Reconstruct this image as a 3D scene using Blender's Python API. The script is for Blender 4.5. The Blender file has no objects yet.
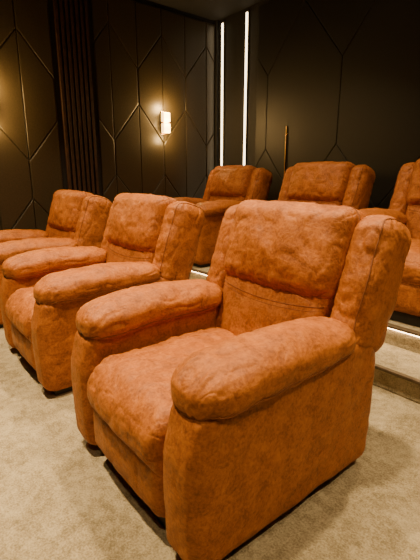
import bpy, bmesh, math, random
from mathutils import Vector, noise, Matrix
random.seed(4)
S=bpy.context.scene
COL=S.collection

# ---------------- materials ----------------
def new_mat(name):
    m=bpy.data.materials.new(name); m.use_nodes=True
    nt=m.node_tree; b=nt.nodes['Principled BSDF']
    return m,nt,b
def link(nt,a,b): nt.links.new(a,b)
def noise_node(nt,scale,detail=4,rough=.55,vec=None,dist=0):
    n=nt.nodes.new('ShaderNodeTexNoise'); n.inputs['Scale'].default_value=scale
    n.inputs['Detail'].default_value=detail; n.inputs['Roughness'].default_value=rough
    n.inputs['Distortion'].default_value=dist
    if vec: link(nt,vec,n.inputs['Vector'])
    return n
def ramp(nt,fac,stops):
    r=nt.nodes.new('ShaderNodeValToRGB'); e=r.color_ramp.elements
    while len(e)<len(stops): e.new(.5)
    for el,(p,c) in zip(e,stops):
        el.position=p; el.color=(*c,1)
    link(nt,fac,r.inputs['Fac']); return r
def bump(nt,h,strength,dist,b,prev=None):
    n=nt.nodes.new('ShaderNodeBump'); n.inputs['Strength'].default_value=strength
    n.inputs['Distance'].default_value=dist; link(nt,h,n.inputs['Height'])
    if prev: link(nt,prev.outputs['Normal'],n.inputs['Normal'])
    link(nt,n.outputs['Normal'],b.inputs['Normal']); return n

def suede():
    m,nt,b=new_mat('rust_suede')
    g=nt.nodes.new('ShaderNodeNewGeometry')
    pos=g.outputs['Position']
    n1=noise_node(nt,14,8,.68,pos,.7); n2=noise_node(nt,85,5,.68,pos); n3=noise_node(nt,420,2,.5,pos)
    mx=nt.nodes.new('ShaderNodeMath'); mx.operation='MULTIPLY_ADD'
    link(nt,n2.outputs['Fac'],mx.inputs[0]); mx.inputs[1].default_value=.5
    m2=nt.nodes.new('ShaderNodeMath'); m2.operation='MULTIPLY'; link(nt,n1.outputs['Fac'],m2.inputs[0]); m2.inputs[1].default_value=.5
    link(nt,m2.outputs[0],mx.inputs[2])
    r=ramp(nt,mx.outputs[0],[(.37,(.165,.043,.0050)),(.50,(.31,.088,.0090)),(.64,(.45,.142,.018))])
    link(nt,r.outputs['Color'],b.inputs['Base Color'])
    b.inputs['Roughness'].default_value=.56
    b.inputs['Sheen Weight'].default_value=.04; b.inputs['Sheen Roughness'].default_value=.4
    b.inputs['Sheen Tint'].default_value=(1,.6,.25,1)
    b.inputs['Specular IOR Level'].default_value=.30
    b1=bump(nt,n1.outputs['Fac'],.42,.013,b)
    b2=bump(nt,n2.outputs['Fac'],.3,.004,b,b1)
    bump(nt,n3.outputs['Fac'],.25,.0012,b,b2)
    return m
def simple(name,col,rough=.6,metal=0,nscale=30,var=.25,bumpd=.001,em=None,es=0):
    m,nt,b=new_mat(name)
    g=nt.nodes.new('ShaderNodeNewGeometry')
    n=noise_node(nt,nscale,4,.55,g.outputs['Position'])
    lo=tuple(c*(1-var) for c in col); hi=tuple(min(1,c*(1+var)) for c in col)
    r=ramp(nt,n.outputs['Fac'],[(.35,lo),(.65,hi)])
    link(nt,r.outputs['Color'],b.inputs['Base Color'])
    b.inputs['Roughness'].default_value=rough; b.inputs['Metallic'].default_value=metal
    if bumpd: bump(nt,n.outputs['Fac'],.4,bumpd,b)
    if em:
        b.inputs['Emission Color'].default_value=(*em,1); b.inputs['Emission Strength'].default_value=es
    return m
def carpet(name,c0,c1,c2):
    m,nt,b=new_mat(name)
    g=nt.nodes.new('ShaderNodeNewGeometry'); pos=g.outputs['Position']
    n1=noise_node(nt,4,5,.65,pos,1.0); n2=noise_node(nt,130,3,.6,pos); n3=noise_node(nt,24,6,.72,pos)
    a=nt.nodes.new('ShaderNodeMath'); a.operation='MULTIPLY_ADD'; link(nt,n2.outputs['Fac'],a.inputs[0]); a.inputs[1].default_value=.35
    k=nt.nodes.new('ShaderNodeMath'); k.operation='MULTIPLY_ADD'; link(nt,n1.outputs['Fac'],k.inputs[0]); k.inputs[1].default_value=.30
    k2=nt.nodes.new('ShaderNodeMath'); k2.operation='MULTIPLY'; link(nt,n3.outputs['Fac'],k2.inputs[0]); k2.inputs[1].default_value=.37
    link(nt,k2.outputs[0],k.inputs[2]); link(nt,k.outputs[0],a.inputs[2])
    r=ramp(nt,a.outputs[0],[(.42,c0),(.51,c1),(.60,c2)])
    link(nt,r.outputs['Color'],b.inputs['Base Color'])
    b.inputs['Roughness'].default_value=.95; b.inputs['Specular IOR Level'].default_value=.15
    b1=bump(nt,n3.outputs['Fac'],.4,.01,b)
    bump(nt,n2.outputs['Fac'],.7,.006,b,b1)
    return m
M_SUEDE=suede()
M_PIPE=simple('seam_suede',(.17,.045,.0055),.75,0,60,.15)
M_DARK=simple('black_plastic_base',(.015,.012,.01),.5)
M_CARPET=carpet('beige_carpet',(.18,.143,.084),(.31,.255,.160),(.43,.365,.24))
M_STEP=carpet('step_carpet',(.17,.14,.085),(.30,.25,.16),(.42,.355,.235))
M_WALL=simple('dark_wall_paint',(.008,.0065,.005),.7)
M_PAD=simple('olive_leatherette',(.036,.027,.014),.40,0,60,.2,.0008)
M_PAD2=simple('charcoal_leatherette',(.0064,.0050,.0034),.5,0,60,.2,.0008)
M_WOOD=simple('walnut_slat',(.036,.014,.0065),.5,0,18,.4)
M_CEIL=simple('black_ceiling',(.005,.0042,.0036),.8)
M_BRASS=simple('brass',(.65,.42,.16),.25,1,40,.1,0)
M_BRONZE=simple('bronze_trim',(.10,.07,.04),.6,.3,40,.15,0)
M_LED=simple('led_warm_white',(1,.85,.6),.4,0,10,0,0,(1,.78,.47),7)
M_SC=simple('sconce_glass_lit',(1,.8,.5),.3,0,25,.1,0,(1,.58,.18),5)
M_STAR=simple('star_led',(1,.8,.5),.4,0,10,0,0,(1,.75,.5),3)
M_DOWN=simple('downlight_lens',(1,.9,.7),.4,0,10,0,0,(1,.75,.45),6)
M_STEPLED=simple('step_led',(1,.8,.5),.4,0,10,0,0,(1,.66,.33),26)

# ---------------- helpers ----------------
def add_mesh(name,verts,faces,mat,smooth=True,parent=None):
    me=bpy.data.meshes.new(name); me.from_pydata(verts,[],faces); me.update()
    me.materials.append(mat)
    if smooth:
        for p in me.polygons: p.use_smooth=True
    o=bpy.data.objects.new(name,me); COL.objects.link(o)
    if parent: o.parent=parent
    return o
def box(name,x0,x1,y0,y1,z0,z1,mat,bev=0,parent=None):
    bm=bmesh.new(); bmesh.ops.create_cube(bm,size=1)
    for v in bm.verts:
        v.co=Vector(((x0+x1)/2+v.co.x*(x1-x0),(y0+y1)/2+v.co.y*(y1-y0),(z0+z1)/2+v.co.z*(z1-z0)))
    if bev: bmesh.ops.bevel(bm,geom=list(bm.edges),offset=bev,segments=3,affect='EDGES',profile=.5)
    me=bpy.data.meshes.new(name); bm.to_mesh(me); bm.free(); me.materials.append(mat)
    o=bpy.data.objects.new(name,me); COL.objects.link(o)
    if parent: o.parent=parent
    return o

def cube_grid(n):
    bm=bmesh.new(); bmesh.ops.create_cube(bm,size=2)
    bmesh.ops.subdivide_edges(bm,edges=list(bm.edges),cuts=n,use_grid_fill=True)
    bm.verts.ensure_lookup_table()
    V=[v.co.copy() for v in bm.verts]; F=[[v.index for v in f.verts] for f in bm.faces]
    bm.free(); return V,F
GRID=cube_grid(60)
def mk(center,half,rad,bulge=(0,0,0),post=None,wr=.004,wf=7,seed=0):
    C=Vector(center)
    def M(p):
        p=Vector([ (.55*c+.45*math.sin(c*math.pi/2)) for c in p])
        q=[0,0,0]; d=[0,0,0]
        for i in range(3):
            a=p[i]*half[i]; lim=half[i]-rad[i]
            inn=max(-lim,min(lim,a)); q[i]=inn; d[i]=(a-inn)/rad[i]
        L=math.sqrt(sum(x*x for x in d)) or 1
        for i in range(3): q[i]+=rad[i]*d[i]/L
        o=list(q)
        for i in range(3):
            j,k=(i+1)%3,(i+2)%3
            pj,pk=o[j]/half[j],o[k]/half[k]
            q[i]=o[i]+o[i]*bulge[i]*max(0,1-pj*pj)*max(0,1-pk*pk)
        v=Vector(q)+C
        n=Vector((q[0]/half[0]**2,q[1]/half[1]**2,q[2]/half[2]**2)).normalized()
        if wr:
            s=Vector((seed*3.1,seed*1.7,seed))
            w=noise.noise(v*wf+s)+.5*noise.noise(v*wf*2.3+s)
            r=abs(noise.noise(v*8+s*2)); w-=max(0,.15-r)*3.4
            r=abs(noise.noise(v*15+s*3)); w-=max(0,.12-r)*2.2
            v=v+n*w*wr
        if post: v=post(v,p)
        return v
    return M
PARTS=[]
def part(name,M,mat=None):
    V,F=GRID
    PARTS.append((name,[M(p) for p in V],F,mat or M_SUEDE))
def pipe(name,M,path,r=.0035,closed=False,mat=None):
    pts=[M(Vector(p)) for p in path]
    n=len(pts); V=[];F=[];K=6
    for i,p in enumerate(pts):
        a=pts[(i-1)%n] if (closed or i>0) else pts[i]; b=pts[(i+1)%n] if (closed or i<n-1) else pts[i]
        t=(b-a); t=t.normalized() if t.length>1e-9 else Vector((1,0,0))
        ref=Vector((0.3,0.2,1)); u=t.cross(ref).normalized(); w=t.cross(u)
        for k in range(K):
            an=2*math.pi*k/K; V.append(p+(u*math.cos(an)+w*math.sin(an))*r)
    m=n if closed else n-1
    for i in range(m):
        for k in range(K):
            a=i*K+k;b=i*K+(k+1)%K;c=((i+1)%n)*K+(k+1)%K;d=((i+1)%n)*K+k
            F.append([a,b,c,d])
    PARTS.append((name,V,F,mat or M_PIPE))
def ringpath(z,n=40):
    P=[]
    for i in range(n): P.append((-1+2*i/n,-1,z))
    for i in range(n): P.append((1,-1+2*i/n,z))
    for i in range(n): P.append((1-2*i/n,1,z))
    for i in range(n): P.append((-1,1-2*i/n,z))
    return P
def ring_yz(x,n=40): return [(x,a,b) for (a,b,_) in ringpath(0,n=n)]
def ring_xz(y,n=40): return [(a,y,b) for (a,b,_) in ringpath(0,n=n)]
def sst(a,b,x):
    t=max(0,min(1,(x-a)/(b-a))); return t*t*(3-2*t)
def folds(a,seed,f=38):
    return noise.noise(Vector((a*f,seed,0)))+.6*noise.noise(Vector((a*f*2.1,seed+5,0)))

# ---------------- recliner (x centred, y=0 front, z=0 floor) ----------------
ALPHA=math.radians(17); Y0=.79; Z0=.45
def back(v,p=None):
    x,w,h=v
    return Vector((x, Y0+w*math.cos(ALPHA)+h*math.sin(ALPHA), Z0+h*math.cos(ALPHA)-w*math.sin(ALPHA)))
for s,side in ((-1,'right'),(1,'left')):
    def ap(v,p):
        z=v.z
        if z>.3: z-=.035*sst(.45,0,v.y)*((z-.3)/.33)
        return Vector((v.x,v.y+.03*sst(.42,.63,v.z)*(1-sst(0,.2,v.y)),z))
    part('arm_panel_'+side,mk((s*.40,.49,.335),(.098,.49,.30),(.045,.07,.06),(.12,.03,0),ap,.005,5,s+2))
    def pil(v,p,s=s):
        t=(v.y-.02)/.82
        z=v.z; x=v.x; c=.645
        z=c+(z-c)*(1.04-.20*sst(.55,1,t))
        z+=-.024*(1-sst(0,.40,t))
        e=(math.exp(-((t-.05)/.09)**2)+math.exp(-((t-.97)/.09)**2))
        z+=.009*e*folds(x,s+3)
        z+=.003*folds(v.y,s+13,14)*(1 if z>c else .3)
        x+=s*.008*math.sin(max(0,min(1,t))*math.pi)
        return Vector((x,v.y,z))
    M=mk((s*.392,.422,.645),(.130,.402,.084),(.110,.14,.074),(.05,.0,.15),pil,.007,6,s+5)
    part('arm_pillow_'+side,M)
    pipe('arm_pillow_piping_'+side,M,ringpath(-.40),.0034,True)
def seatp(v,p):
    z=v.z
    if v.y<.16: z-=.02*((.16-v.y)/.16)**2
    z+=.007*math.exp(-((abs(v.x)-.28)/.07)**2)*folds(v.y,9,25)
    return Vector((v.x,v.y,z))
part('seat_cushion',mk((0,.375,.402),(.304,.395,.105),(.07,.12,.09),(.0,.03,.18),seatp,.010,6,11))
part('footrest_panel',mk((0,.095,.205),(.292,.090,.135),(.05,.07,.07),(0,.22,.0),None,.005,6,13))
part('footrest_upper_roll',mk((0,.090,.325),(.298,.090,.068),(.03,.07,.06),(0,.10,0),None,.004,6,14))
M=mk((0,.02,.15),(.33,.10,.21),(.05,.08,.06),(0,.16,0),back,.007,6,21)
part('lumbar_cushion',M)
pipe('lumbar_seam',M,[(-1+2*i/40,-1,.50-.16*math.sin(math.pi*i/40)) for i in range(41)],.0025)
pipe('lumbar_seam_b',M,[(-1+2*i/40,-1,.42-.16*math.sin(math.pi*i/40)) for i in range(41)],.0014)
def head(v,p):
    x,w,h=v
    k=max(0,min(1,(h-.29)/.43))
    x*=.96+.07*k
    w-= .008*math.sin(k*math.pi)
    w+= .022*(x/.36)**2
    if w<.05: w+=.012*math.exp(-(k/.16)**2)*folds(x,3,26)+.006*math.exp(-((k-1)/.15)**2)*folds(x,6,26)
    return back((x,w,h),p)
M=mk((0,-.003,.498),(.350,.122,.212),(.065,.085,.072),(0.02,.24,.03),head,.010,6,31)
part('headrest_cushion',M)
pipe('headrest_piping',M,ring_xz(-.28),.0034,True)
for s,side in ((-1,'right'),(1,'left')):
    def wing(v,p,s=s):
        x,w,h=v
        k=(h-.12)/.56
        w+=.004*folds(h,s+21,16)
        return back((x,w+.02*k,h),p)
    M=mk((s*.414,.065,.405),(.090,.138,.29),(.068,.10,.08),(.12,.07,.03),wing,.009,6,s+41)
    part('back_wing_'+side,M)
    pipe('wing_piping_'+side,M,ring_yz(s*.60),.0034,True)
part('back_shell',mk((0,.15,.27),(.42,.075,.38),(.05,.05,.08),(0,.1,0),back,.003,5,51))
def boxpart(name,x0,x1,y0,y1,z0,z1,mat):
    V=[(x,y,z) for x in(x0,x1) for y in(y0,y1) for z in(z0,z1)]
    F=[[0,1,3,2],[4,6,7,5],[0,4,5,1],[2,3,7,6],[0,2,6,4],[1,5,7,3]]
    PARTS.append((name,V,F,mat))
boxpart('base_frame',-.45,.45,.06,.94,.0,.07,M_DARK)
boxpart('inner_frame',-.32,.32,.12,.92,.07,.33,M_DARK)

MESH=[]
for (n,V,F,mat) in PARTS:
    me=bpy.data.meshes.new(n); me.from_pydata([tuple(v) for v in V],[],F); me.update(); me.materials.append(mat)
    if not n.endswith('frame'):
        for p in me.polygons: p.use_smooth=True
    bm=bmesh.new(); bm.from_mesh(me); bmesh.ops.recalc_face_normals(bm,faces=bm.faces); bm.to_mesh(me); bm.free()
    MESH.append((n,me))
def recliner(x,y,z,rot=0):
    e=bpy.data.objects.new('recliner_chair',None); COL.objects.link(e); e.location=(x,y,z); e.rotation_euler=(0,0,math.radians(rot))
    e.empty_display_size=.2
    for n,me in MESH:
        o=bpy.data.objects.new(n,me); COL.objects.link(o); o.parent=e
for x in (0.01,-1.425,-2.88): recliner(x-.5,0,0)
PH=.28; R2Y=2.08
for x in (1.31,-.06,-1.37,-2.73): recliner(x-.5,R2Y,PH+.001)

# ---------------- room ----------------
XL=-4.22; XR=3.4; YB=3.56; YF=-3.6; H=3.44
box('floor',XL,XR,YF,YB,-.1,0,M_CARPET)
box('ceiling',XL,XR,YF,YB,H,H+.1,M_CEIL)
box('wall_left',XL-.1,XL,YF,YB,0,H,M_WALL)
box('wall_right',XR,XR+.1,YF,YB,0,H,M_WALL)
box('wall_back',XL-.1,XR+.1,YB,YB+.1,0,H,M_WALL)
box('wall_front',XL-.1,XR+.1,YF-.1,YF,0,H,M_WALL)
box('floor_lower_step',XL,XR,1.66,2.04,0,PH/2,M_STEP,.008)
box('floor_upper_deck',XL,XR,2.04,YB,0,PH,M_STEP,.008)
box('trim_3',XL+.001,XR-.001,1.640,1.672,PH/2-.016,PH/2+.004,M_BRONZE,.003)
box('trim_4',XL+.001,XR-.001,2.008,2.052,PH-.016,PH+.004,M_BRONZE,.003)
e=bpy.data.objects.new('step_led_strip',None); COL.objects.link(e)
box('led_tube',XL+.01,XR-.01,2.026,2.038,PH-.026,PH-.018,M_STEPLED,0,e)

def clip(poly,x0,x1,y0,y1):
    def cl(P,f,inter):
        out=[]
        for i in range(len(P)):
            a,b=P[i-1],P[i]
            fa,fb=f(a),f(b)
            if fb>=0:
                if fa<0: out.append(inter(a,b,fa,fb))
                out.append(b)
            elif fa>=0: out.append(inter(a,b,fa,fb))
        return out
    def it(a,b,fa,fb):
        t=fa/(fa-fb); return (a[0]+(b[0]-a[0])*t,a[1]+(b[1]-a[1])*t)
    for f in (lambda p:p[0]-x0,lambda p:x1-p[0],lambda p:p[1]-y0,lambda p:y1-p[1]):
        if poly: poly=cl(poly,f,it)
    return poly
def inset(P,d):
    n=len(P); out=[]
    for i in range(n):
        a,b,e=P[i-1],P[i],P[(i+1)%n]
        d1=Vector((b[0]-a[0],b[1]-a[1])).normalized(); d2=Vector((e[0]-b[0],e[1]-b[1])).normalized()
        n1=Vector((-d1.y,d1.x)); n2=Vector((-d2.y,d2.x))
        bis=n1+n2
        k=d/max(.35,(1+n1.dot(n2)))
        out.append((b[0]+bis.x*k,b[1]+bis.y*k))
    return out
def pads(name,polys,tf,mat,depth=.03,bev=.02):
    V=[];F=[]
    for P in polys:
        Q=[]
        for p in P:
            if not Q or (abs(p[0]-Q[-1][0])+abs(p[1]-Q[-1][1]))>.01: Q.append(p)
        if len(Q)>2 and (abs(Q[0][0]-Q[-1][0])+abs(Q[0][1]-Q[-1][1]))<.01: Q.pop()
        if len(Q)<3: continue
        A=sum(Q[i-1][0]*Q[i][1]-Q[i][0]*Q[i-1][1] for i in range(len(Q)))/2
        if abs(A)<.008: continue
        if A<0: Q.reverse()
        rings=[(0.001,0),(.002,depth*.45),(.002+bev*.35,depth*.8),(.002+bev,depth),]
        base=len(V); n=len(Q)
        for (ins,z) in rings:
            for p in inset(Q,ins): V.append(tf(p[0],p[1],z))
        for r in range(len(rings)-1):
            for i in range(n):
                F.append([base+r*n+i,base+r*n+(i+1)%n,base+(r+1)*n+(i+1)%n,base+(r+1)*n+i])
        F.append([base+(len(rings)-1)*n+i for i in range(n)])
    return add_mesh(name,V,F,mat,False)
def hexes(x0,x1,z0,z1,px,side,peak,offx=0,offz=0,split=False):
    out=[]; row=side+peak
    z=z0-2*row+offz; k=0
    while z<z1+row:
        x=x0-px*2+offx+(px/2 if k%2 else 0)
        while x<x1+px:
            L=[(x-px/2,z-side/2),(x,z-side/2-peak),(x,z+side/2+peak),(x-px/2,z+side/2)]
            R=[(x,z-side/2-peak),(x+px/2,z-side/2),(x+px/2,z+side/2),(x,z+side/2+peak)]
            if split:
                out.append(clip(L,x0,x1,z0,z1)); out.append(clip(R,x0,x1,z0,z1))
            else:
                out.append(clip(L[:2]+R[1:]+[L[3]],x0,x1,z0,z1))
            x+=px
        z+=row; k+=1
    return out
tfL=lambda a,b,z:(XL+.001+z,a,b)
tfB=lambda a,b,z:(a,YB-.001-z,b)
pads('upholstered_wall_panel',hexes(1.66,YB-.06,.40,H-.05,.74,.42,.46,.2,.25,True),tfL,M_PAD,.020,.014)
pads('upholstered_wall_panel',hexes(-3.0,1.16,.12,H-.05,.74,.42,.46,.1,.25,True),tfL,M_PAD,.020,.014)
sl=bpy.data.objects.new('wood_slat_panel',None); COL.objects.link(sl)
for i in range(7):
    y=1.22+i*.058
    box('slat_%d'%(i+1),XL,XL+.045,y,y+.030,.30,H-.02,M_WOOD,.003,sl)
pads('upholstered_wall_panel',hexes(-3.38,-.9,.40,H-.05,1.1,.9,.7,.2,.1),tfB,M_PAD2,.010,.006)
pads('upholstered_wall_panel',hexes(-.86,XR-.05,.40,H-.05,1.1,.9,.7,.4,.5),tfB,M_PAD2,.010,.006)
for x in (-4.075,-3.58):
    e=bpy.data.objects.new('led_strip_light',None); COL.objects.link(e)
    box('led_tube',x-.016,x+.016,YB-.03,YB-.004,.40,H-.06,M_LED,.004,e)
    box('led_channel',x-.026,x+.026,YB-.02,YB-.001,.38,H-.04,M_BRONZE,.002,e)
box('trim_1',-2.822,-2.810,YB-.032,YB-.001,.40,1.9,M_BRASS,.002)
box('baseboard_left',XL,XL+.02,YF,1.64,0,.10,M_WALL,.003)
box('baseboard_back',XL,XR,YB-.02,YB,PH,PH+.10,M_WALL,.003)
box('trim_2',XL,XL+.05,YB-.05,YB,PH,H,M_WALL,.003)

def sconce(y,z):
    e=bpy.data.objects.new('wall_sconce',None); COL.objects.link(e); e.location=(XL,y,z)
    box('back_plate',.002,.04,-.05,.05,-.15,.15,M_BRASS,.004,e)
    for k,dz in enumerate((-.07,.07)):
        box('glass_block_%d'%k,.04,.11,-.055,.055,dz-.06,dz+.06,M_SC,.01,e)
    box('bracket',.03,.12,-.062,.062,-.008,.008,M_BRASS,.002,e)
    for k,dz in enumerate((-.20,.20,0)):
        l=bpy.data.lights.new('sconce_glow','POINT'); l.energy=(11,20,10)[k]; l.color=(1,.60,.20); l.shadow_soft_size=.05
        o=bpy.data.objects.new('sconce_glow',l); COL.objects.link(o); o.parent=e; o.location=(.16,0,dz)
sconce(2.60,2.0); sconce(.46,2.0)

V=[];F=[]
for i in range(90):
    x=random.uniform(XL+.3,XR-.3); y=random.uniform(YF+.3,YB-.3); r=.006
    b=len(V)
    for k in range(6): V.append((x+r*math.cos(k*math.pi/3),y+r*math.sin(k*math.pi/3),H-.002))
    F.append([b+5-k for k in range(6)])
add_mesh('starlight_ceiling_points',V,F,M_STAR,False)

def down(x,y,e,size=.14,spread=105):
    r=bpy.data.objects.new('ceiling_downlight',None); COL.objects.link(r); r.location=(x,y,H)
    bm=bmesh.new(); bmesh.ops.create_cone(bm,cap_ends=True,segments=24,radius1=.07,radius2=.07,depth=.02)
    me=bpy.data.meshes.new('lens'); bm.to_mesh(me); bm.free(); me.materials.append(M_DOWN)
    o=bpy.data.objects.new('lens',me); COL.objects.link(o); o.parent=r; o.location=(0,0,-.012)
    l=bpy.data.lights.new('downlight_beam','AREA'); l.shape='DISK'; l.size=size; l.energy=e; l.color=(1,.73,.40); l.spread=math.radians(spread)
    lo=bpy.data.objects.new('downlight_beam',l); COL.objects.link(lo); lo.parent=r; lo.location=(0,0,-.04)
down(.9,-1.1,20); down(-1.1,-.55,70); down(-2.9,-.5,52)
down(1.5,1.0,38); down(-.25,1.0,38); down(-2.0,1.0,38)
down(-.4,2.2,18); down(-2.2,2.2,18)

w=bpy.data.worlds.new('world'); S.world=w; w.use_nodes=True
bg=w.node_tree.nodes['Background']; bg.inputs[0].default_value=(1,.7,.45,1); bg.inputs[1].default_value=.02

cd=bpy.data.cameras.new('camera'); cam=bpy.data.objects.new('camera',cd); COL.objects.link(cam)
cd.sensor_fit='VERTICAL'; cd.sensor_height=36; cd.lens=26.04; cd.clip_start=.05
cam.location=(.80,-.578,1.25)
th=math.radians(13.9)
d=Vector((-.7815*math.cos(th),.6235*math.cos(th),-math.sin(th)))
cam.rotation_euler=d.to_track_quat('-Z','Y').to_euler()
S.camera=cam
